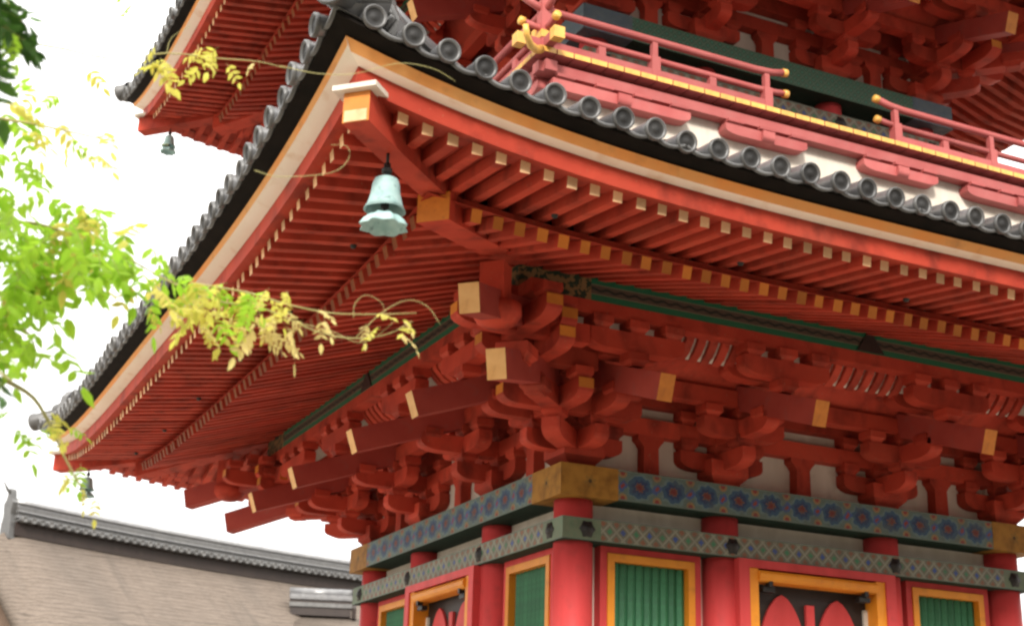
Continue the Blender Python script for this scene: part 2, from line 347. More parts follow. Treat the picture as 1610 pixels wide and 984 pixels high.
rj = random.Random(3)
E0, RISE, PW = 3.81, .42, 4.2
def wgt(o): return max(0, min(1.15, (o-1.1)/2.7))**1.8
def lift(s_, o): return RISE*abs(s_)**PW*wgt(o)
def zbase(o): return 1.095 + (2.70-o)*.316      # centre line of the base rafters
def zfly(o): return 1.145 + (3.57-o)*.150       # centre line of the flying rafters
def sweep(A, prof, sc_o, z0, mi=0, n=44, m=None, closed=True):
    """sweep a profile [(o, z)] along a whole side with the upturn of the eaves, mitred at the corners"""
    m = m or MB(); N = len(prof); vs = []; fs = []; ms = []
    for i in range(n+1):
        t = -1+2*i/n
        for (o_, z_) in prof:
            vs.append((t*(A+o_*sc_o), -(A+o_*sc_o), z0+z_+lift(t, o_)))
    for i in range(n):
        for j in range(N if closed else N-1):
            fs.append((i*N+j, (i+1)*N+j, (i+1)*N+(j+1) % N, i*N+(j+1) % N)); ms.append(mi[j] if isinstance(mi, list) else mi)
    if closed: fs += [tuple(range(N))[::-1], tuple(n*N+j for j in range(N))]; ms += [0, 0]
    return m.add(vs, fs, ms)

# ------------------------------------------------------------------ one storey's frame, brackets and roof
def storey(A, c, D, so_, zfloor, full, bays, tag_):
    """A half width at the columns, c inner column offset, D height of the capping beam's top, so_ outward scale, full: sides built piece by piece"""
    cols = [-A, -c, c, A]; dd, d2 = .28, .235
    r = .195 if tag_ == 1 else .17
    # columns
    cm = MB(); H = D-.30-zfloor
    cm.lathe([(0, 0), (r*1.0, 0), (r*1.02, H*.4), (r*.97, H), (0, H)], 28)
    cme = cm.mesh('column', COLRED)
    for k in range(4):
        for u in cols[:3]: put('column', cme, pag, SP(k, A, u, 0, zfloor))
    # plaster walls behind everything
    for k in range(4):
        m = MB(); m.box(-A, A, -.03, .03, 0, D+1.45-zfloor); put('plaster_wall', m.mesh('plaster_wall', PLASTER), pag, SP(k, A, 0, -.09, zfloor))
    # capping beam (medallions) with gold corner plates, lattice band with bosses
    for k in range(4):
        L = A+dd; cp = .62
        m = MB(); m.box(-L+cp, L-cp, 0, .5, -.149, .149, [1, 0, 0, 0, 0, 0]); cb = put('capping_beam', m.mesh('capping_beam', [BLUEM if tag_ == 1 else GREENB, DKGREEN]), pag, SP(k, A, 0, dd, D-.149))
        for sgn in (-1, 1):
            pr = [(-cp/2, 0), (cp/2, 0), (cp/2, .5), (-cp/2+.5, .5)] if sgn < 0 else [(-cp/2, 0), (cp/2, 0), (cp/2-.5, .5), (-cp/2, .5)]
            m = MB(); m.add([(x, y, z) for z in (-.153, .153) for x, y in pr], [(0, 3, 2, 1), (4, 5, 6, 7), (0, 1, 5, 4), (1, 2, 6, 5), (2, 3, 7, 6), (3, 0, 4, 7)])
            put('corner_plate', m.mesh('corner_plate', CORNERP if tag_ == 1 else SLATE), cb, SP(k, A, sgn*(L-cp/2), dd+.003, D-.149))
        L = A+d2
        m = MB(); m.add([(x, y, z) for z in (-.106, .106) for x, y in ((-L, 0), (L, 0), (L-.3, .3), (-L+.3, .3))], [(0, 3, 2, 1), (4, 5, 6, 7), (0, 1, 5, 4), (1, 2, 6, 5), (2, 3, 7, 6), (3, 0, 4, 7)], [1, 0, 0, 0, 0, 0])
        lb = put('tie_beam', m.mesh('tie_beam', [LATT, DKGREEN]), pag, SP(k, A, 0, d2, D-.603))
        bs = cached('boss', lambda: MB().lathe([(0, .035), (.03, .032), (.045, .02), (.05, .012), (.075, .01), (.08, 0)], 12, wob=lambda i, a: 1+.12*math.cos(6*a)*(i > 3)).mesh('boss', BLACK))
        for u in (-A+.03, -c, c, A-.03): put('boss', bs, lb, SP(k, A, u, d2, D-.603) @ Matrix.Rotation(R(90), 4, 'X'))
    # --- wall bays
    for k in bays:
        zt = D-.709
        zb = max(zfloor+.25, zt-1.9)
        for sgn in (-1, 1):
            uc = sgn*(A+c)/2; hw = (A-c)/2-.345
            m = MB(); q = hw+.075
            m.box(-q, -hw, -.06, .10, zb, zt-.002); m.box(hw, q, -.06, .10, zb, zt-.002); m.box(-hw, hw, -.06, .10, zt-.06, zt-.002); m.box(-hw, hw, -.06, .10, zb-.1, zb)
            jm = put('window_surround', m.mesh('window_surround', COLRED), pag, SP(k, A, uc, 0, 0))
            m = MB(); q = hw-.002; f = .075
            for a in ((-q, -q+f, zb, zt-.065), (q-f, q, zb, zt-.065)): m.box(a[0], a[1], -.075, .05, a[2], a[3])
            m.box(-q+f, q-f, -.075, .05, zt-.065-f, zt-.065); m.box(-q+f, q-f, -.075, .05, zb, zb+f)
            wf = put('window_frame', m.mesh('window_frame', FRAME), jm, SP(k, A, uc, .0, 0))
            n = 9; sw = 2*(q-f)/n
            sm_ = cached(('slat', round(sw, 4), tag_), lambda: MB().prism([(-sw*.46, -.012), (0, -.035), (sw*.46, -.012), (sw*.46, .03), (-sw*.46, .03)], zb+f, zt-.066-f, 'y').mesh('slat', GREEN))
            # prism profile runs in (x, z): rotate so that its length stands upright
            for i in range(n):
                put('slat', sm_, jm, SP(k, A, uc-(q-f)+sw*(i+.5), -.02, 0) @ Matrix(((1, 0, 0, 0), (0, 0, 1, 0), (0, 1, 0, 0), (0, 0, 0, 1))))
        # door in the middle bay: a proud red frame, an orange frame inside it, dark leaf with pointed red panels
        ow = c-.045; m = MB(); f = .125; fr = .27
        m.box(-ow, -ow+f, -fr, .0, zfloor, zt-.004); m.box(ow-f, ow, -fr, .0, zfloor, zt-.004); m.box(-ow+f, ow-f, -fr, .0, zt-.085, zt-.004)
        df = put('door_surround', m.mesh('door_surround', COLRED), pag, SP(k, A, 0, 0, 0))
        iw = ow-f-.001; g_ = .115; m = MB(); ztt = zt-.087
        m.box(-iw, -iw+g_, -fr+.02, .0, zfloor, ztt); m.box(iw-g_, iw, -fr+.02, .0, zfloor, ztt)
        put('door_frame', m.mesh('door_frame', FRAME), df, SP(k, A, 0, 0, 0))
        m = MB(); lw = iw-g_
        pr = [(-.0, -.06), (-.035, -.05), (-.055, -.02), (-.055, .02), (-.035, .05), (0, .06), (.12, .06), (.12, -.06)]
        m.prism(pr, -lw, lw, 'x', 0); put('lintel_bar', m.mesh('lintel_bar', FRAME), df, SP(k, A, 0, 0, 0) @ T(0, -fr+.04, ztt-.07))
        m = MB(); m.box(-lw, lw, -.03, .02, zfloor, ztt-.02); put('door_leaf', m.mesh('door_leaf', DARK), df, SP(k, A, 0, 0.03, 0))
        m = MB(); m.box(-lw, -lw+.05, -.06, .02, zfloor, ztt-.28); put('door_stop', m.mesh('door_stop', PLASTER), df, SP(k, A, 0, .03, 0)); put('door_stop', m.mesh('door_stop', PLASTER), df, SP(k, A, 2*lw-.05, .03, 0))
        zp = ztt-.21; am = MB(); pts = []
        hw_ = lw*.38
        for i in range(9):
            t = i/8; pts.append((hw_*math.sin(t*math.pi/2)**.85, -.62*t**1.35))
        pr = [(-x, z) for x, z in pts[::-1]] + pts[1:] + [(hw_, -1.4), (-hw_, -1.4)]
        am.prism(pr, -.03, .0, 'y'); ame = am.mesh('pointed_panel', COLRED)
        for sx in (-1, 1): put('pointed_panel', ame, df, SP(k, A, sx*lw*.47, .06, zp))
        m = MB(); m.box(-.05, .05, -.035, 0, zp-1.4, zp-.08); put('door_stile', m.mesh('door_stile', COLRED), df, SP(k, A, 0, .06, 0))
        hm = cached('hinge', lambda: MB().box(-.07, .07, .02, .09, -.06, -.01).box(-.022, .022, -.018, .05, -.01, .075).mesh('door_pivot', BLACK))
        for sx in (-1, 1): put('door_pivot', hm, df, SP(k, A, sx*(lw-.14), fr-.02, ztt-.16))
    # --- brackets
    st = [0, .42*so_, .84*so_, 1.17*so_]
    AH, BH, AW = .18, .125, .155
    def brk(k, u, corner):
        B = lambda du, o_, z: SP(k, A, u+du, o_, D+z)
        bs = put('bracket_set', block_mesh(.44, .27), pag, B(0, 0, .135)) if not corner or k in (0, 2) or True else None
        def blk(du, o_, z, s_=.20): put('bearing_block', block_mesh(s_, BH), bs, B(du, o_, z+BH/2))
        def armu(L, o_, z): put('bracket_arm', arm_mesh(L, AW, AH), bs, B(0, o_, z+AH/2))
        def armo(L, z):   # outward arm with a curved outer end
            put('bracket_arm', arm_mesh(L/2+.12, AW, AH, (0, 1)), bs, B(0, L/2-.12+.02, z+AH/2) @ RZ(-math.pi/2))
        armu(.50, 0, .17); armo(st[1]+.12, .17)
        for du in (-.40, .40): blk(du, 0, .35)
        blk(0, 0, .35); blk(0, st[1], .35)
        armo(st[2]+.12, .44); armu(.48, st[1], .445)
        for du in (-.37, 0, .37): blk(du, st[1], .625)
        for du in (-.40, 0, .40): blk(du, 0, .63)
        blk(0, st[2], .545, .20)
        # tail
        sl_ = math.atan(.35)
        put('tail_rafter', tail_mesh(2.1, .155, .245, 2 if k in (0, 3) else 1), bs, B(0, 1.727*so_, .419) @ Matrix.Rotation(sl_, 4, 'X'))
        armu(.48, st[2], .915)
        for du in (-.37, 0, .37): blk(du, st[2], 1.09)
        armu(.50, st[3], .875); blk(0, st[3], .745)
        for du in (-.38, 0, .38): blk(du, st[3], 1.05, .21)
        return bs
    for k in full:
        for u in cols: brk(k, u, abs(u) > c+.1)
        # struts in the bays
        smh = cached('strut', lambda: MB().prism([(-.09, 0), (.09, 0), (.085, .32), (.11, .36), (.15, .40), (.15, .45), (-.15, .45), (-.15, .40), (-.11, .36), (-.085, .32)], -.07, .07, 'y').mesh('bay_strut', RED))
        for u in (-(A+c)/2, 0, (A+c)/2): put('bay_strut', smh, pag, SP(k, A, u, 0, D+.003))
    # through beams along the walls (all sides)
    for k in range(4):
        for (o_, z_, h_, ext) in ((0, .535, .17, 0), (0, .85, .19, 0), (st[1], .84, .17, .3), (0, 1.15, .2, 0), (st[2], 1.29, .13, .3), (st[3], 1.235, .125, .34)):
            L = 2*(A+o_+ext); put('through_beam', beam_mesh(L, .15, h_, RED), pag, SP(k, A, 0, o_ + (.0015 if k % 2 else 0), D+z_+(.002 if k % 2 else 0)))
        # white boards between the ranks of brackets
        m = MB(); q = lambda o_: A+o_
        for (oa, za, ob, zb_) in ((0, 1.0, st[1]-.06, .93), (st[1], .935, st[2], 1.30), (st[2]+.05, 1.02, st[3]-.06, 1.30)):
            m.add([(-q(oa), -q(oa), D+za), (q(oa), -q(oa), D+za), (q(ob), -q(ob), D+zb_), (-q(ob), -q(ob), D+zb_)], [(0, 1, 2, 3)], 1 if oa > st[2] else 0)
        cv = put('cove_board', m.mesh('cove_board', [RED, PLASTER]), pag, S(k))
        if k in full:
            pr = MB(); 
            for i in range(1): pr.prism([(0, 0), (-.10, .05), (-.19, .14), (-.25, .27), (-.21, .28), (-.15, .17), (-.08, .085), (0, .05)], -.043, .043, 'x')
            rm = cached(('rib', tag_), lambda: pr.mesh('cove_rib', RED))
            n = int(2*A/.135)
            for i in range(n+1):
                u = -A+2*A*i/n
                if min(abs(u-x) for x in cols) < .42: continue
                put('cove_rib', rm, cv, SP(k, A, u, st[2]+.04, D+1.00))
        # purlin with green stripes
        po = 1.243*so_; L = A+po
        m = MB(); m.add([(x, y, z) for z in (-.12, .12) for x, y in ((-L-.0, 0), (L, 0), (L-.18, .18), (-L+.18, .18))], [(0, 3, 2, 1), (4, 5, 6, 7), (0, 1, 5, 4), (1, 2, 6, 5), (2, 3, 7, 6), (3, 0, 4, 7)])
        pu = put('purlin', m.mesh('purlin', PURL), pag, SP(k, A, 0, po, D+1.41))
        if k in full:
            om = cached('purlin_orn', lambda: MB().add([(-.17, -.012, -.1), (.17, -.012, -.1), (.06, -.012, .06), (0, -.02, .118), (-.06, -.012, .06), (-.17, .01, -.1), (.17, .01, -.1), (.06, .01, .06), (0, .01, .118), (-.06, .01, .06)], [(0, 1, 2, 3, 4), (9, 8, 7, 6, 5), (0, 5, 6, 1), (1, 6, 7, 2), (2, 7, 8, 3), (3, 8, 9, 4), (4, 9, 5, 0)]).mesh('purlin_ornament', DARK))
            for u in (-c-.55, 0, c+.55) if False else (0,): put('purlin_ornament', om, pu, SP(k, A, u, po+.001, D+1.41))
    # --- corner pieces along the diagonals: (-,-) near corner, then round
    Q2 = math.sqrt(2)
    for ci, (sx, sy) in enumerate(((-1, -1), (-1, 1), (1, 1), (1, -1))):
        if ci == 2: continue
        ang = math.atan2(sx, -sy)       # rotate the outward direction -Y onto the diagonal
        def DG(kk, z): return T(sx*(A+kk), sy*(A+kk), D+z) @ RZ(-math.atan2(sx, -sy) if False else math.atan2(sy, sx)+math.pi/2)
        cb = put('corner_bracket', block_mesh(.20, .125), pag, DG(.45*so_, .41))
        put('bracket_arm', arm_mesh(.45, .18, AH, (0, 1)), cb, DG(.22, .26) @ RZ(-math.pi/2))
        put('bracket_arm', arm_mesh(.75, .18, AH, (0, 1)), cb, DG(.42, .53) @ RZ(-math.pi/2))
        put('bearing_block', block_mesh(.24, .14), cb, DG(.86*so_, .50))
        slo = math.atan(.35/Q2)
        put('tail_rafter', tail_mesh(2.6, .175, .265), cb, DG(1.60*so_, .417) @ Matrix.Rotation(slo, 4, 'X'))
        put('tail_rafter', tail_mesh(2.9, .18, .25), cb, DG(2.08*so_, .775) @ Matrix.Rotation(slo*.9, 4, 'X'))
        put('bearing_block', block_mesh(.30, .16), cb, DG(1.24*so_, .65))
        # a round-bellied block and post under the hip beam
        m = MB(); m.lathe([(0, -.13), (.10, -.125), (.17, -.09), (.215, -.02), (.215, .07), (0, .07)], 16); put('hip_support_block', m.mesh('hip_support_block', RED), cb, DG(1.62*so_, .86))
        m = MB(); m.box(-.11, .11, -.10, .10, 0, .36); put('hip_post', m.mesh('hip_post', RED), cb, DG(1.66*so_, .92))
        # bracket arms crossing at the corner, one pair for each rank
        for (kk, L0, z_) in ((st[1], .30, .535), (st[2], .30, .84), (st[2], .34, 1.0), (st[3], .36, .965)):
            for q in (0, 1):
                dirv = Vector((sx, 0, 0)) if q == 0 else Vector((0, sy, 0)); tang = Vector((0, sy, 0)) if q == 0 else Vector((sx, 0, 0))
                base = Vector((sx*A, sy*A, D+z_)) + tang*kk + dirv*(kk-.30)
                xx = dirv; zz = Vector((0, 0, 1)); yy = zz.cross(xx)
                put('bracket_arm', arm_mesh(.30+L0, AW+(.002 if q else 0), AH+(.004 if q else 0), (0, 1), None, 1), cb, basis(xx, yy, zz, base+dirv*.30))
                put('bearing_block', block_mesh(.19, BH), cb, basis(xx, yy, zz, base+dirv*(.30+.30+L0-.13)+Vector((0, 0, AH/2+BH/2))))
        # purlin end blocks crossing past the corner
        # hip beams
        def hip(k0, k1, z0, z1, w_, h_, name, bend=0, capm=(0,)):
            m = MB(); n = 8; vs = []; fs = []
            for i in range(n+1):
                t = i/n; kk = k0+(k1-k0)*t; zc = z0+(z1-z0)*t + bend*(t*t-t)
                for (x_, dz) in ((-w_/2, -h_/2), (w_/2, -h_/2), (w_/2, h_/2), (-w_/2, h_/2)): vs.append((x_, -kk*Q2, zc+dz))
            for i in range(n):
                for j in range(4): fs.append((i*4+j, i*4+(j+1) % 4, i*4+4+(j+1) % 4, i*4+4+j))
            ms = [0]*len(fs); fs += [(3, 2, 1, 0), tuple(n*4+j for j in range(4))]; ms += [0, 1]
            m.add(vs, fs, ms); return put(name, m.mesh(name, [RED, ORANGE]), pag, DG(0, 0))
        hip(1.0, 2.66*so_, 1.70, 1.235, .27, .235, 'hip_beam', .06)
        hu = hip(2.2*so_, 3.66*so_, 1.48, 1.395, .20, .23, 'flying_hip_beam', .05)
        m = MB(); m.box(-.165, .165, -3.70*so_*Q2, -3.42*so_*Q2, 1.512, 1.55); put('hip_cap', m.mesh('hip_cap', PLASTER), hu, DG(0, 0))
        m = MB(); m.box(-.085, .085, -3.66*so_*Q2-.006, -3.60*so_*Q2, 1.285, 1.37); put('hip_end_plate', m.mesh('hip_end_plate', CREAM), hu, DG(0, 0))
    # --- eaves
    def rafter(key, w_, h_, mat_end):
        return cached(('raft', key), lambda: MB().box(-w_/2, w_/2, -1, 0, -h_/2, h_/2, [0, 0, 1, 0, 0, 0]).mesh(key, [RED, mat_end]))
    bme_l = cached('raftl', lambda: MB().box(-.044, .044, -1, 0, -.052, .052, [0, 0, 1, 0, 0, 0]).mesh('base_rafter', [RED, paint('dark_end_paint', (.26, .075, .018), (.18, .045, .014), .6, 6)]))  # left side base rafters get a darker end paint
    bme, fme = rafter('base_rafter', .088, .105, ORANGE), rafter('flying_rafter', .080, .096, CREAM)
    nails = cached('nail', lambda: MB().lathe([(0, -.03), (.022, -.022), (.03, 0)], 8).mesh('iron_nail', BLACK))
    H = A+E0*so_
    for k in range(4):
        m = MB()
        sweep(A, [(.1, 0), (.9, 0), (1.6, 0), (2.2, 0), (2.74, 0)], so_, 0, 0, 44, None, False)
        P1 = [(o_, zbase(o_)+.058) for o_ in (.1, .9, 1.6, 2.2, 2.74)]; P2 = [(o_, zfly(o_)+.052) for o_ in (2.5, 2.9, 3.3, 3.62)]
        sweep(A, P1, so_, D, 0, 44, m, False); sweep(A, P2, so_, D, 0, 44, m, False)
        so2 = put('soffit', m.mesh('soffit', RED, False), pag, S(k))
        built = k in full or k == 2
        sp = .193; nr = int((H-.25)/sp)
        batch = MB()
        for i in range(-nr, nr+1):
            u = i*sp
            for nm, me, f0, f1, zf, o0 in (('base_rafter', bme, .95, 2.70, zbase, 1), ('flying_rafter', fme, 2.56, 3.575, zfly, 1)):
                oi = max(f0, (abs(u)-A)/so_+.12)
                if oi > f1-.12: continue
                pa = Vector((u, -(A+oi*so_), D+zf(oi)+lift(u/(A+oi*so_), oi))); pb = Vector((u, -(A+f1*so_), D+zf(f1)+lift(u/(A+f1*so_), f1)))
                L = (pb-pa).length; yy = (pa-pb).normalized(); xx = Vector((1, 0, 0)); zz = xx.cross(yy)
                Mx = S(k) @ basis(xx, yy, zz, pa+Vector((rj.gauss(0, .003), 0, rj.gauss(0, .0025)))) @ Matrix.Diagonal((rj.uniform(.94, 1.06), L+rj.uniform(-.012, .006), rj.uniform(.96, 1.04), 1))
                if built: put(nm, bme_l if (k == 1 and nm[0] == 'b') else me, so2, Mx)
                else: batch.box(-.042, .042, -1, 0, -.052, .052, [0, 0, 1 if nm[0] == 'b' else 2, 0, 0, 0], Mx)
                if built and k in full and nm[0] == 'f' and i % 9 == 4 and tag_ == 1:
                    pm = pa.lerp(pb, .35); put('iron_nail', nails, so2, S(k) @ T(pm.x, pm.y, pm.z-.052))
        if not built: put('rafter_rows', batch.mesh('rafter_rows', [RED, ORANGE, CREAM]), so2, None, 'stuff')
        m = sweep(A, [(2.50, zbase(2.5)+.062), (2.655, zbase(2.655)+.062), (2.655, zfly(2.655)-.052), (2.50, zfly(2.5)-.052)], so_, D); put('rafter_rail', m.mesh('rafter_rail', RED), pag, S(k))
        m = sweep(A, [(3.44, 1.20), (3.668, 1.164), (3.668, 1.318), (3.44, 1.324)], so_, D); put('eave_beam', m.mesh('eave_beam', RED), pag, S(k))
        m = sweep(A, [(3.46, 1.326), (3.664, 1.3205), (3.760 if k != 1 else 3.797, 1.338 if k != 1 else 1.350), (3.820, 1.398), (3.46, 1.398)], so_, D, [0, 0, 1, 0, 0]); put('eave_board', m.mesh('eave_board', [WBOARD, OCHRE]), pag, S(k))
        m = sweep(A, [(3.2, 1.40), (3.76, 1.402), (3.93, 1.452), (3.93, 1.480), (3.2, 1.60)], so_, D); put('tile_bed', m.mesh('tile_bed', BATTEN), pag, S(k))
        # roof covering
        def ztop(o_): x = max(0, (3.96-o_)/3.75); return 1.485+1.62*x**1.12
        P = [(3.96-.47*j, ztop(3.96-.47*j)) for j in range(9)]
        m = sweep(A, P, so_, D, 0, 44, None, False); rc = put('roof_covering', m.mesh('roof_covering', TILE, False), pag, S(k))
        ts = .277; nt_ = int((H+.10)/ts); rows = MB()
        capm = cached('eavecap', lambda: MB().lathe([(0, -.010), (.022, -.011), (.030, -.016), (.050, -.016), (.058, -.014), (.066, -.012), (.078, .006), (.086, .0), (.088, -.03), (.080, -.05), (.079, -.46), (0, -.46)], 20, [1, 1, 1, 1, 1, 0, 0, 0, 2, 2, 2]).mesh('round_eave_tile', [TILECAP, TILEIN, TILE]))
        def panmake():
            m = MB(); n = 8; vs = []; fs = []
            for i in range(n+1):
                x = -.15+.30*i/n; z = -.050*math.cos(x/.15*math.pi/2)
                for (y, dz) in ((-.0, -.032), (-.0, 0.0), (.42, .15), (.42, .11)): vs.append((x, y, z+dz))
            for i in range(n):
                for j in range(4): fs.append((i*4+j, i*4+4+j, i*4+4+(j+1) % 4, i*4+(j+1) % 4))
            m.add(vs, fs, 0, True); return m.mesh('flat_eave_tile', TILECAP)
        pan = cached('pan', panmake)
        vis = (k in full) or k == 2
        for i in range(-nt_, nt_+1):
            u = i*ts; oe = 3.99
            if abs(u) > A+oe*so_+.02: continue
            sl2 = .34
            def pz(uu, o_): return D+ztop(min(o_, 3.96))+lift(uu/(A+o_*so_), o_)
            z = pz(u, oe)+.060
            if vis and (tag_ == 1 and k != 2 or k == 1):
                tilt = math.atan((pz(u+.05, oe)-pz(u-.05, oe))/.1)
                put('round_eave_tile', capm, rc, S(k) @ T(u+rj.gauss(0, .006), -(A+oe*so_)+rj.gauss(0, .008), z+rj.gauss(0, .005)) @ Matrix.Rotation(R(90)+.14+rj.gauss(0, .03), 4, 'X') @ RZ(rj.uniform(0, 6)))
                um = u+ts/2
                if um < A+oe*so_: 
                    tilt = math.atan((pz(um+.05, oe)-pz(um-.05, oe))/.1)
                    put('flat_eave_tile', pan, rc, S(k) @ T(um, -(A+(oe-.03)*so_), pz(um, oe)+.045) @ Matrix.Rotation(-tilt, 4, 'Y'))
            else:
                rows.lathe([(0, 0), (.1, 0), (.1, -.3)], 10, 0, S(k) @ T(u, -(A+oe*so_), z) @ Matrix.Rotation(R(90)+.14, 4, 'X'))
            # barrel row up the slope
            o_end = max(.15, (abs(u)-A)/so_+.1); n = 7; vs = []; fs = []
            if oe-.3 > o_end:
                for j in range(n+1):
                    o_ = oe-.3+(o_end-(oe-.3))*j/n; zc = pz(u, o_)-.01
                    for q in range(7):
                        a = math.pi*q/6; vs.append((u+.078*math.cos(a), -(A+o_*so_), zc+.03+.085*math.sin(a)))
                for j in range(n):
                    for q in range(6): fs.append((j*7+q, j*7+q+1, j*7+8+q, j*7+7+q))
                rows.add(vs, fs, 0, True, S(k))
        put('barrel_tile_rows', rows.mesh('barrel_tile_rows', TILE, False), rc, None, 'stuff')
    # hip ridges
    for ci, (sx, sy) in enumerate(((-1, -1), (-1, 1), (1, 1), (1, -1))):
        Mx = T(sx*A, sy*A, D) @ RZ(math.atan2(sy, sx)+math.pi/2)
        def zr(kk): x = (3.95-kk)/3.75; return 1.485+1.62*max(0, x)**1.12 + lift(1, kk)
        def course(w0, w1, h0, h1, k0, k1, mat, nm, par, rnd=False):
            m = MB(); n = 14; vs = []; fs = []; N = 4
            for i in range(n+1):
                kk = k0+(k1-k0)*i/n; z = zr(kk)
                for (x_, dz) in ((-w0, h0), (w0, h0), (w1, h1), (-w1, h1)): vs.append((x_, -kk*so_*Q2, z+dz))
            for i in range(n):
                for j in range(N): fs.append((i*N+j, i*N+(j+1) % N, i*N+N+(j+1) % N, i*N+N+j))
            fs += [(3, 2, 1, 0), tuple(n*N+j for j in range(N))]
            m.add(vs, fs); return put(nm, m.mesh(nm, mat), par, Mx)
        hr = course(.17, .16, .0, .10, .3, 3.55, TILE, 'hip_ridge', pag)
        course(.20, .20, .105, .135, .3, 3.57, TILECAP, 'ridge_course', hr); course(.15, .15, .138, .205, .3, 3.50, TILE, 'ridge_course', hr)
        course(.18, .18, .21, .24, .3, 3.57, TILECAP, 'ridge_course', hr); course(.13, .12, .243, .30, .3, 3.50, TILE, 'ridge_course', hr)
        m = MB(); m.tube([(0, -kk*so_*Q2, zr(kk)+.34) for kk in (.3, .9, 1.5, 2.1, 2.7, 3.1, 3.55)], .10, .10, 12); put('ridge_cover_tiles', m.mesh('ridge_cover_tiles', TILE), hr, Mx)
        # ornamental end tile with brow, cheeks and a round boss
        m = MB(); prf = [(-.24, -.06), (.24, -.06), (.27, .10), (.20, .24), (.16, .40), (.06, .50), (-.06, .50), (-.16, .40), (-.20, .24), (-.27, .10)]
        m.prism(prf, -.05, .05, 'y'); m.lathe([(0, .05), (.05, .045), (.09, .02), (.10, 0)], 12, 0, T(0, -.05, .24) @ Matrix.Rotation(R(90), 4, 'X'))
        for sg in (-1, 1): m.tube([(sg*.17, -.06, .02), (sg*.23, -.07, .10), (sg*.19, -.07, .18), (sg*.13, -.06, .14)], .03, .02, 6)
        put('ridge_end_tile', m.mesh('ridge_end_tile', TILECAP), hr, Mx @ T(0, -3.60*so_*Q2, zr(3.6)))
        # corner tip: a big round tile pointing out along the diagonal
        m = MB(); m.lathe([(0, -.008), (.03, -.008), (.04, .012), (.075, .012), (.09, -.006), (.115, -.006), (.132, .006), (.134, -.03), (.12, -.05), (.118, -.62), (0, -.62)], 20)
        put('corner_eave_tile', m.mesh('corner_eave_tile', TILECAP), hr, Mx @ T(0, -4.03*so_*Q2, zr(4.0)+.085) @ Matrix.Rotation(R(90)+.15, 4, 'X'))
        m = MB(); m.lathe([(0, -.0), (.05, .01), (.09, -.006), (.10, -.03), (.10, -.5), (0, -.5)], 16)
        put('corner_ridge_tile', m.mesh('corner_ridge_tile', TILECAP), hr, Mx @ T(0, -3.78*so_*Q2, zr(3.8)+.24) @ Matrix.Rotation(R(90)+.25, 4, 'X'))

D1 = 4.731
m = MB(); m.box(-4.3, 4.3, -4.3, 4.3, 0, .72); m.box(-4.42, 4.42, -4.42, 4.42, .723, .85); put('podium', m.mesh('podium', STONE), pag)
storey(2.70, 1.022, D1, 1.0, .85, (0, 1), (0, 1), 1)
FLOOR = D1+3.985
D2 = D1+5.30
storey(2.33, .90, D2, .962, FLOOR, (0, 1), (0, 1), 2)
# cap over the second roof
m = MB(); m.add([(x, y, D2+2.9) for x, y in ((-2.6, -2.6), (2.6, -2.6), (2.6, 2.6), (-2.6, 2.6))]+[(0, 0, D2+4.6)], [(0, 1, 4), (1, 2, 4), (2, 3, 4), (3, 0, 4), (3, 2, 1, 0)])
put('roof_crown', m.mesh('roof_crown', TILE), pag)

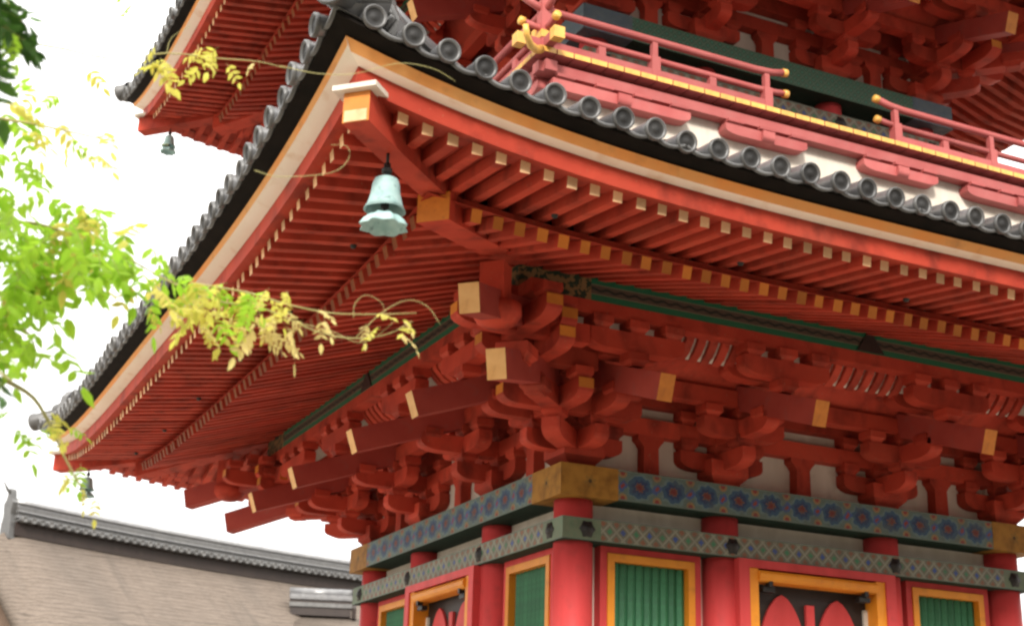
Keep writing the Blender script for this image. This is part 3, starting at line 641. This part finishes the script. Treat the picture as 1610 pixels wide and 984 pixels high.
# ------------------------------------------------------------------ balcony of the second storey
def balcony():
    A = 2.7; oe = .94; zf = FLOOR
    pw = .187
    for k in range(4):
        Hh = A+oe; n = int(2*Hh/pw); w_ = 2*Hh/n
        pm = cached('plank', lambda: MB().box(-w_/2+.006, w_/2-.006, 0, 1.0, -.055, 0, [0, 0, 1, 0, 0, 0]).mesh('floor_plank', [ROSE, GOLD]))
        m = MB(); m.add([(x, y, z) for z in (0, .03) for x, y in ((-Hh+.05, -Hh+.05), (Hh-.05, -Hh+.05), (2.2, -2.2), (-2.2, -2.2))], [(0, 3, 2, 1), (4, 5, 6, 7), (0, 1, 5, 4), (1, 2, 6, 5), (2, 3, 7, 6), (3, 0, 4, 7)])
        fl = put('balcony_floor', m.mesh('balcony_floor', ROSE), pag, S(k) @ T(0, 0, zf-.034))
        for i in range(n):
            u = -Hh+w_*(i+.5)
            if abs(u) > Hh-.5 and k in (1, 3):
                pass
            L = min(1.0, Hh-abs(u)+.001) if True else 1
            if k in (0, 1): put('floor_plank', pm, fl, SP(k, A, u, oe, zf) @ Matrix.Diagonal((1, max(.1, L), 1, 1)) )
        # edge beams under the planks
        for (o_, z_, h_, w2) in ((.79, -.175, .11, .13), (.30, -.125, .12, .12)):
            L = 2*(A+o_+.12); put('balcony_beam', beam_mesh(L, w2, h_, ROSE), pag, SP(k, A, 0, o_+(.0015 if k % 2 else 0), zf+z_+(.003 if k % 2 else 0)))
        m = MB(); put('recess_board', MB().box(-A-.72, A+.72, -.02, .02, -.125, -.058).mesh('recess_board', RED), pag, SP(k, A, 0, .735, zf)); m.box(-A-.69, A+.69, -.03, .03, -1.3, -.126); put('waist_wall', m.mesh('waist_wall', PLASTER), pag, SP(k, A, 0, .69, zf))
        if k in (2, 3): continue
        for u in (-2.65, -.90, .90, 2.65):
            am = cached('wa%d' % (abs(u) > 2), lambda: arm_mesh(.80, .15, .115, (1, 1), .17, 0).copy()) if abs(u) > 2 else cached('wa', lambda: arm_mesh(.52, .15, .115, (1, 1), .17, 0).copy())
            am.materials.clear(); am.materials.append(ROSE)
            bs = put('balcony_bracket', am, pag, SP(k, A, u, .79, zf-.335))
            bk = cached('wb', lambda: block_mesh(.20, .055).copy()); bk.materials.clear(); bk.materials.append(ROSE)
            for du in ((-.40, 0, .40) if abs(u) < 2 else (-.66, -.22, .22, .66)): put('bearing_block', bk, bs, SP(k, A, u+du, .79, zf-.2545))
            put('bracket_arm', am, bs, SP(k, A, u, .72, zf-.337) @ RZ(math.pi/2) @ Matrix.Diagonal((.36 if abs(u) < 2 else .23, 1, 1, 1)))
        bk = CACHE['wb']
    # railing
    hr = 3.54; posts = [-2.273, -.875, .875, 2.273]
    ze, zm, zt = zf+.055, zf+.235, zf+.46
    for k in (0, 1, 2, 3):
        rl = None
        for sg in (-1, 1):
            a, b = sg*(hr+.28), sg*.60
            n = 16
            def path(z, up_in, up_out):
                pts = []
                for i in range(n+1):
                    t = i/n; u = a+(b-a)*t; dz = 0
                    if t > .88: dz = up_in*((t-.88)/.12)**2
                    if t < .10: dz = up_out*((.10-t)/.10)**2
                    pts.append((u, -hr, z+dz+(.0 if k % 2 else .004)))
                return pts
            m = MB(); m.tube(path(zt, .06, .10), .040, .040, 8); rr = put('top_rail', m.mesh('top_rail', ROSE), pag, S(k))
            m = MB(); m.tube(path(zm, .03, .04), .040, .040, 4); put('middle_rail', m.mesh('middle_rail', ROSE), pag, S(k))
            m = MB(); m.box(min(a, sg*.83), max(a, sg*.83), -.045, .045, -.05, .05); put('foot_rail', m.mesh('foot_rail', ROSE), pag, S(k) @ T(0, -hr, ze+(.003 if k % 2 else 0)))
            if k > 1: continue
            cap = cached('capg', lambda: MB().lathe([(0, .016), (.026, .014), (.043, .006), (.046, -.05), (0, -.05)], 10).mesh('gold_rail_cap', GOLD))
            sq = cached('capq', lambda: MB().box(-.05, .05, -.058, .058, -.062, .062).mesh('gold_rail_shoe', GOLD))
            for (z, dz) in ((zt, .10), (zm, .04)): put('gold_rail_cap', cap, rr, S(k) @ T(a, -hr, z+dz) @ Matrix.Rotation(sg*R(82), 4, 'Y'))
            for (z, dz) in ((zt, .06), (zm, .03)): put('gold_rail_cap', cap, rr, S(k) @ T(b, -hr, z+dz) @ Matrix.Rotation(-sg*R(82), 4, 'Y'))
            put('gold_rail_shoe', sq, rr, S(k) @ T(a, -hr, ze)); put('gold_rail_shoe', sq, rr, S(k) @ T(sg*(hr-.14), -hr, zm)); 
        pm = cached('post', lambda: MB().box(-.05, .05, -.05, .05, 0, .26).box(-.03, .03, -.03, .03, .26, .43).mesh('rail_post', ROSE))
        for u in posts: put('rail_post', pm, pag, S(k) @ T(u, -hr, zf+.0))
        km = cached('strut2', lambda: MB().box(-.04, .04, -.035, .035, .10, .205).mesh('rail_strut', ROSE))
        for u in (-2.9, -1.57, 1.57, 2.9): put('rail_strut', km, pag, S(k) @ T(u, -hr, zf))
        cpm = cached('cpost', lambda: MB().box(-.062, .062, -.062, .062, 0, .56).mesh('corner_post', ROSE))
        pc = put('corner_post', cpm, pag, S(k) @ T(-hr, -hr, zf))
        cc = cached('cpc', lambda: MB().box(-.07, .07, -.07, .07, .12, .2).mesh('gold_post_band', GOLD)); put('gold_post_band', cc, pc, S(k) @ T(-hr, -hr, zf))
        m = cached('cdrag', lambda: MB().tube([(0, 0, .02), (-.10, -.10, -.06), (-.22, -.22, -.10), (-.30, -.30, -.05), (-.33, -.33, .04)], .045, .03, 8).mesh('gold_corner_scroll', GOLD))
        put('gold_corner_scroll', m, pag, S(k) @ T(-3.62, -3.62, zf-.06))
balcony()

# ------------------------------------------------------------------ wind bells under the corners
def bell(sx, sy, A, D, so_, label, sc_=1):
    kk = 3.27*so_
    b = thing('wind_bell', label, 'bell', (sx*(A+kk), sy*(A+kk), D+.72), 'wind bells under the roof corners')
    M = WM[b] @ T(0, 0, .62*(1-sc_)) @ Matrix.Scale(sc_, 4)
    m = MB(); m.lathe([(0, .385), (.05, .383), (.085, .365), (.098, .33), (.108, .25), (.125, .18), (.148, .125), (.142, .125), (.118, .18), (.10, .25), (.09, .33), (0, .36)], 24, wob=lambda i, a: 1+.05*math.cos(4*a)*(i in (6, 7)))
    put('bell_body', m.mesh('bell_body', BRONZE), b, M)
    m = MB(); m.lathe([(.012, .11), (.05, .105), (.10, .085), (.140, .045), (.168, .0), (.162, -.004), (.134, .035), (.095, .072), (.012, .095)], 32, wob=lambda i, a: 1+.10*math.cos(8*a)*(2 <= i <= 6))
    put('wind_plate', m.mesh('wind_plate', BRONZE), b, M)
    m = MB(); m.tube([(0, 0, .36), (0, 0, .09)], .010); m.lathe([(0, .2), (.03, .18), (.03, .15), (0, .13)], 10); put('clapper', m.mesh('clapper', BLACK), b, M)
    m = MB(); m.tube([(0, 0, .38), (0, 0, .47)], .014); m.lathe([(0, .50), (.026, .49), (.026, .46), (.04, .45), (.04, .42), (.018, .41)], 10)
    m.tube([(0, 0, .49), (0, 0, .62)], .012); put('hanger', m.mesh('hanger', BLACK), b, M)
bell(-1, -1, 2.7, D1, 1.0, 'pale verdigris wind bell hanging under the near corner of the lower roof')
bell(-1, 1, 2.7, D1, 1.0, 'small verdigris wind bell under the far left corner of the lower roof', .72)
bell(-1, 1, 2.33, D2, .962, 'dark wind bell under the far left corner of the upper roof', .72)

# ------------------------------------------------------------------ hall behind, lower left: bark roof under a tiled ridge
def hall():
    p0 = at(22, 784, 40.0); zr = p0.z
    q = at(560, 877, 40.0); f = (zr-CAM.z)/(q.z-CAM.z); p1 = at(560, 877, 40.0*f); p1.z = zr
    d = (p1-p0); d.z = 0; L = d.length*1.35; d.normalize(); nrm = Vector((d.y, -d.x, 0))
    if (CAM-p0).dot(nrm) < 0: nrm = -nrm
    M = basis(d, -nrm, Vector((0, 0, 1)), Vector((p0.x, p0.y, 0)))     # x along the ridge, -y towards the camera
    if M.to_3x3().determinant() < 0: raise RuntimeError('flip')
    h = thing('bark_roofed_hall', 'old hall with brown bark roof and grey tiled ridge behind the pagoda', 'hall', M=M)
    def sag(x): return .16*((2*x/L-1)**2) - .16
    zt = zr-.75
    m = MB(); nx, ny = 46, 16
    def surf(x, s_):     # s_ down the slope
        edge = max(0, (.9-(x+.55))/.9) if x < .35 else 0
        return zt+sag(x) - s_*.86 + .022*s_*s_ - .55*edge**2
    for sg in (-1, 1):
        vs = []; fs = []
        for i in range(nx+1):
            x = -.55+(L+.55)*(i/nx)**1.6
            for j in range(ny+1):
                s_ = 9*j/ny; vs.append((x, sg*s_, surf(x, s_)))
        for i in range(nx):
            for j in range(ny): fs.append((i*(ny+1)+j, (i+1)*(ny+1)+j, (i+1)*(ny+1)+j+1, i*(ny+1)+j+1))
        m.add(vs, fs, 0, True)
    # thick layered verge at the gable
    vs = []; fs = []
    for sg in (-1, 1):
        b = len(vs)
        for j in range(ny+1):
            s_ = 9*j/ny; z = surf(-.55, s_); vs += [(-.55, sg*s_, z), (-.66, sg*s_, z-.12), (-.62, sg*s_, z-.5), (-.2, sg*s_, z-.55)]
        for j in range(ny):
            for q_ in range(3): fs.append((b+j*4+q_, b+j*4+4+q_, b+j*4+5+q_, b+j*4+1+q_))
    m.add(vs, fs, 0, True)
    put('bark_roof', m.mesh('bark_roof', THATCH), h, M)
    m = MB(); m.box(0, L, -6.5, 6.5, 0, zt-6.4); put('wall', m.mesh('wall', WOOD), h, M)
    m = MB(); m.add([(.05, -6.4, zt-6.4), (.05, 6.4, zt-6.4), (.05, 0, zt-.6)], [(0, 1, 2)]); m.add([(L, -6.4, zt-6.4), (L, 6.4, zt-6.4), (L, 0, zt-.6)], [(0, 2, 1)]); put('gable', m.mesh('gable', WOOD), h, M)
    # ridge: courses of tiles following the sag, with round tile ends along its foot
    def course(w_, h0, h1, nm, par, mat, x0=0.0):
        m = MB(); n = 20; vs = []; fs = []
        for i in range(n+1):
            x = x0+(L-x0)*i/n; z = zt+sag(x)
            vs += [(x, -w_, z+h0), (x, w_, z+h0), (x, w_, z+h1), (x, -w_, z+h1)]
        for i in range(n):
            for j in range(4): fs.append((i*4+j, i*4+(j+1) % 4, i*4+4+(j+1) % 4, i*4+4+j))
        fs += [(3, 2, 1, 0), tuple(n*4+j for j in range(4))]; m.add(vs, fs); return put(nm, m.mesh(nm, mat), par, M)
    rd = course(.34, -.25, .10, 'ridge', h, DARK)
    for i, (w_, a, b, mt) in enumerate(((.52, .11, .15, TILECAP), (.36, .22, .28, TILE), (.34, .29, .36, TILECAP), (.40, .37, .41, TILE), (.32, .42, .50, TILECAP), (.30, .51, .58, TILE), (.36, .585, .62, TILECAP))): course(w_, a, b, 'ridge_course', rd, mt)
    m = MB(); m.tube([(x, 0, zt+sag(x)+.66) for x in [L*i/20 for i in range(21)]], .13, .13, 10); put('ridge_cover', m.mesh('ridge_cover', TILE), rd, M)
    me = MB().lathe([(0, 0), (.05, .004), (.06, .016), (.085, .016), (.09, -.03), (.08, -.30), (0, -.3)], 10).mesh('ridge_round_tile', TILECAP)
    n = int(L/.25)
    for i in range(n):
        x = .12+i*.25; put('ridge_round_tile', me, rd, M @ T(x, -.58, zt+sag(x)+.16) @ Matrix.Rotation(R(90), 4, 'X'))
    m = MB(); m.prism([(-.30, -.35), (.30, -.35), (.26, .1), (.20, .3), (.26, .62), (.14, .72), (.08, .94), (0, 1.02), (-.08, .94), (-.14, .72), (-.26, .62), (-.20, .3), (-.26, .1)], -.14, .02, 'x')
    m.tube([(-.05, 0, .85), (-.22, 0, .98), (-.34, 0, 1.16)], .07, .02, 8)
    put('ridge_end_tile', m.mesh('ridge_end_tile', TILECAP), rd, M @ T(0, 0, zt))
    # small gable with its own short tiled ridge on the near slope
    
    def hit(u_, v_):
        for i in range(400):
            dd = 25+i*.05; pp = M.inverted() @ at(u_, v_, dd)
            if pp.z < surf(pp.x, -pp.y): return dd
        return 36
    dg = hit(505, 948)-1.2; pA = at(457, 948, dg); pB = at(552, 953, dg)
    dx = (pB-pA); dx.z = 0; l2 = dx.length; dx.normalize(); yy = Vector((0, 0, 1)).cross(dx)
    M2 = basis(dx, yy, Vector((0, 0, 1)), Vector((pA.x, pA.y, 0))); z2 = pA.z
    g = thing('gable_porch', 'small tan bark gable with a short bright tiled ridge in front of the hall roof', 'roof', M=M2)
    m = MB(); vs = []; fs = []; n = 12
    for i in range(n+1):
        t = -1+2*i/n; y = t*3.0; z = z2-.35-1.9*abs(t)**1.25
        vs += [(-.35-.4*abs(t), y, z), (l2+3.0, y, z), (l2+3, y, z-.3), (-.2-.4*abs(t), y, z-.3)]
    for i in range(n):
        for j in range(4): fs.append((i*4+j, i*4+4+j, i*4+4+(j+1) % 4, i*4+(j+1) % 4))
    m.add(vs, fs, 0, True); put('bark_roof', m.mesh('bark_roof', THATCH), g, M2)
    m = MB(); m.box(.2, l2+2.8, -2.0, 2.0, 0, z2-1.4); put('wall', m.mesh('wall', WOOD), g, M2)
    M2z = M2 @ T(0, 0, z2); rd2 = put('ridge', MB().box(0, l2, -.22, .22, -.34, -.1).mesh('ridge', DARK), g, M2z)
    for (w_, a, b, mt) in ((.27, -.10, .02, TILECAP), (.22, .03, .10, DARK), (.27, .11, .17, TILE), (.20, .18, .27, TILE)): put('ridge_course', MB().box(-.03, l2+.02, -w_, w_, a, b).mesh('ridge_course', mt), rd2, M2z)
    m = MB(); m.tube([(-.05, 0, .33), (l2+.05, 0, .33)], .14, .14, 12); put('ridge_cover', m.mesh('ridge_cover', TILE), rd2, M2z)
    m = MB(); m.prism([(-.32, -.4), (.32, -.4), (.36, -.1), (.24, .2), (.15, .42), (0, .52), (-.15, .42), (-.24, .2), (-.36, -.1)], 0, .12, 'x'); put('ridge_end_tile', m.mesh('ridge_end_tile', DARK), rd2, M2z @ T(l2+.03, 0, 0))
hall()

# ------------------------------------------------------------------ plants on the left
def leaf_mesh(nl, L, mats, seed, droop=.35, wide=.30):
    """pinnate leaf: a thin stalk with paired pointed leaflets and one at the tip"""
    rnd = random.Random(seed); m = MB(); pts = []
    for i in range(7):
        t = i/6; pts.append(Vector((L*t, 0, -droop*L*t*t)))
    m.tube(pts, .0022, .001, 3, 1)
    def leaflet(p, dirv, l):
        dirv = dirv.normalized(); side = dirv.cross(Vector((0, 0, 1))).normalized(); up = side.cross(dirv); w_ = l*wide*.5
        k = rnd.uniform(-.35, .1); tw = rnd.uniform(-.5, .5); sd_ = side*math.cos(tw)+up*math.sin(tw)
        a = p; b = p+dirv*l*.45+up*(.05*l); c_ = p+dirv*l+up*(k*l)
        q1 = p+dirv*l*.16; q2 = p+dirv*l*.72+up*(k*l*.45)
        vs = [a, q1+sd_*w_*.75-up*.006, b+sd_*w_-up*.01, q2+sd_*w_*.62-up*.006, c_, q2-sd_*w_*.62-up*.006, b-sd_*w_-up*.01, q1-sd_*w_*.75-up*.006, b]
        m.add(vs, [(0, 1, 2, 8), (8, 2, 3, 4), (8, 4, 5, 6), (0, 8, 6, 7)], 0, True)
    for i in range(nl):
        t = .22+.74*i/nl; x = L*t; p = Vector((x, 0, -droop*L*t*t)); l = L*.46*(1-.35*abs(t-.5))
        for sg in (-1, 1): leaflet(p, Vector((.55+rnd.uniform(-.15, .2), sg, -.35+rnd.uniform(-.4, .25))), l*rnd.uniform(.8, 1.1))
    leaflet(pts[-1], Vector((1, 0, -droop*1.6)), L*.46)
    return m.mesh('leaf', mats, False)
def curve_pts(uv, n=24):
    P = [at(*x) for x in uv]; out = []
    P = [P[0]*2-P[1]]+P+[P[-1]*2-P[-2]]
    segs = len(P)-3
    for i in range(segs):
        a, b, c_, d = P[i:i+4]; kk = max(2, n//segs)
        for j in range(kk):
            t = j/kk; out.append(.5*((2*b)+(c_-a)*t+(2*a-5*b+4*c_-d)*t*t+(3*b-a-3*c_+d)*t**3))
    out.append(P[-2]); return out
def leafM(p, yaw, pitch, roll, s_):
    return T(*p) @ RZ(yaw) @ Matrix.Rotation(pitch, 4, 'Y') @ Matrix.Rotation(roll, 4, 'X') @ Matrix.Scale(s_, 4)
LM = {}
for nm, mt in (('g', LEAF_G), ('y', LEAF_Y), ('c', LEAF_C), ('d', LEAF_D)):
    LM[nm] = [leaf_mesh(3+v % 2, .20+.02*v, [mt, STEM], 31*v+len(nm), .25+.12*v, .46 if nm != 'd' else .5) for v in range(4)]
rl = random.Random(21)
def plant(name, label, cat, trunk, limbs, sprays, tendrils, lkinds):
    base = Vector((trunk[0].x, trunk[0].y, 0)); t = thing(name, label, cat, base)
    m = MB(); m.tube(trunk, .16, .05, 10); put('trunk', m.mesh('trunk', BARK), t)
    for pts, r0, r1 in limbs:
        m = MB(); m.tube(pts, r0, r1, 7); put('branch', m.mesh('branch', STEM), t)
    for pts, r0 in tendrils:
        m = MB(); m.tube(pts, r0, r0*.5, 5); put('tendril', m.mesh('tendril', STEM), t)
    n = 0
    for (u, v, su, sv, cnt, kinds, dist, sd_, size) in sprays:
        for _ in range(cnt):
            p = at(rl.gauss(u, su), rl.gauss(v, sv), dist+rl.gauss(0, sd_))
            me = rl.choice(LM[rl.choice(kinds)])
            put('leaf', me, t, leafM(p, rl.uniform(0, 6.283), rl.uniform(-.2, .9), rl.uniform(-.7, .7), size*rl.uniform(.75, 1.2))); n += 1
    return n
DW = 6.6
trunk = [at(-620, 1500, 6.0), at(-560, 1100, 6.2), at(-480, 800, 6.4), at(-380, 560, 6.5), at(-260, 420, 6.6)]; trunk[0].z = 0
limbs = [(curve_pts([(-380, 560, 6.5), (-150, 380, 6.6), (20, 350, 6.6), (95, 363, 6.6), (180, 395, 6.6), (260, 440, 6.6)]), .013, .004),
         (curve_pts([(240, 430, 6.6), (330, 470, 6.6), (420, 487, 6.6), (500, 522, 6.6), (560, 532, 6.6), (610, 525, 6.6), (648, 505, 6.6)]), .0055, .0022),
         (curve_pts([(300, 445, 6.6), (390, 460, 6.6), (450, 478, 6.6), (520, 492, 6.6), (590, 494, 6.6), (655, 492, 6.6)]), .005, .002),
         (curve_pts([(-480, 800, 6.4), (-200, 620, 6.5), (-20, 500, 6.6), (40, 520, 6.6), (60, 560, 6.6)]), .012, .003),
         (curve_pts([(-200, 620, 6.5), (-40, 590, 6.5), (40, 615, 6.5), (75, 660, 6.5), (100, 715, 6.5), (130, 770, 6.5)]), .015, .003),
         (curve_pts([(-380, 560, 6.5), (-260, 300, 6.5), (-120, 180, 6.5), (20, 190, 6.5), (100, 205, 6.5), (180, 222, 6.5), (265, 228, 6.5)]), .012, .002),
         (curve_pts([(-260, 300, 6.5), (-120, 60, 6.6), (60, 70, 6.6), (170, 92, 6.6), (262, 84, 6.6), (340, 92, 6.6), (405, 97, 6.6), (450, 108, 6.6)]), .006, .002)]
tend = [(curve_pts([(440, 104, 6.6), (500, 116, 6.6), (560, 116, 6.6), (625, 100, 6.6), (680, 108, 6.6), (716, 128, 6.6)]), .0022),
        (curve_pts([(556, 500, 6.6), (558, 478, 6.6), (575, 464, 6.6), (598, 474, 6.6), (606, 490, 6.6)]), .0020),
        (curve_pts([(560, 530, 6.6), (600, 492, 6.6), (640, 472, 6.6), (672, 482, 6.6), (692, 510, 6.6)]), .0024),
        (curve_pts([(470, 508, 6.6), (520, 520, 6.6), (560, 538, 6.6), (590, 530, 6.6), (620, 505, 6.6)]), .0022),
        (curve_pts([(400, 268, 6.6), (440, 278, 6.6), (520, 272, 6.6), (548, 250, 6.6), (545, 230, 6.6), (520, 228, 6.6)]), .0024),
        (curve_pts([(262, 84, 6.6), (270, 60, 6.6), (300, 40, 6.6)]), .002)]
G, Y_, C_, GY = 'g', 'y', 'c', 'ggy'
spr = [(-5, 330, 35, 40, 34, 'g', DW, .35, .85), (40, 425, 50, 38, 58, 'ggggggy', DW, .35, .85), (115, 352, 38, 20, 26, 'ggggggy', DW, .3, .8), (180, 395, 34, 20, 18, 'gggy', DW, .3, .75),
       (15, 515, 32, 26, 16, 'g', DW, .35, .85), (245, 440, 22, 14, 9, 'gy', DW, .2, .7), (300, 462, 32, 15, 17, 'yyg', DW, .15, .68), (365, 466, 30, 14, 14, 'yyg', DW, .15, .62),
       (350, 506, 30, 13, 8, 'cy', DW, .12, .58), (420, 478, 20, 13, 8, 'yc', DW, .1, .58), (425, 516, 24, 13, 10, 'c', DW, .1, .55), (478, 500, 20, 12, 4, 'c', DW, .08, .45), (585, 502, 12, 7, 3, 'cy', DW, .05, .42), (640, 513, 8, 10, 4, 'cy', DW, .05, .42),
       (262, 88, 12, 13, 6, 'y', DW, .06, .52), (333, 90, 11, 12, 6, 'yc', DW, .06, .52), (404, 97, 4, 4, 1, 'c', DW, .03, .35), (95, 60, 40, 40, 3, 'gy', DW, .4, .6), (60, 190, 30, 18, 7, 'gy', DW, .3, .65), (15, 170, 18, 26, 8, 'g', DW, .3, .75),
       (130, 220, 40, 10, 5, 'gy', DW, .3, .6), (170, 30, 25, 35, 3, 'gy', DW, .3, .5), (15, 250, 16, 22, 5, 'g', DW, .3, .75), (85, 665, 14, 14, 5, 'gy', DW, .1, .5), (115, 720, 10, 16, 4, 'gy', DW, .1, .42), (10, 690, 12, 22, 3, 'g', DW, .2, .6), (122, 768, 10, 8, 2, 'y', DW, .1, .35)]
plant('wisteria', 'bright yellow green climber at the left with long sprays trailing across the lower eaves', 'climber', trunk, limbs, spr, tend, None)
tr2 = [at(-420, 1400, 5.2), at(-400, 900, 5.3), at(-330, 400, 5.4), at(-240, 60, 5.5), at(-180, -120, 5.5)]; tr2[0].z = 0
lim2 = [(curve_pts([(-240, 60, 5.5), (-120, -20, 5.5), (-20, 0, 5.5), (40, 40, 5.5)]), .03, .005), (curve_pts([(-330, 400, 5.4), (-160, 200, 5.5), (-40, 110, 5.5), (15, 80, 5.5)]), .025, .004), (curve_pts([(-330, 400, 5.4), (-160, 500, 5.5), (-40, 560, 5.5), (20, 600, 5.5)]), .02, .004)]
spr2 = [(2, 8, 15, 16, 26, 'd', 5.5, .2, .7), (18, 46, 10, 11, 8, 'dddg', 5.5, .15, .55), (-60, 40, 40, 50, 50, 'd', 5.5, .3, 1.0), (8, 85, 9, 9, 5, 'dg', 5.5, .15, .6), (-8, 575, 16, 22, 6, 'dg', 5.5, .2, .6)]
plant('dark_leaved_tree', 'dark green leafy tree hanging into the top left corner', 'tree', tr2, lim2, spr2, [], None)
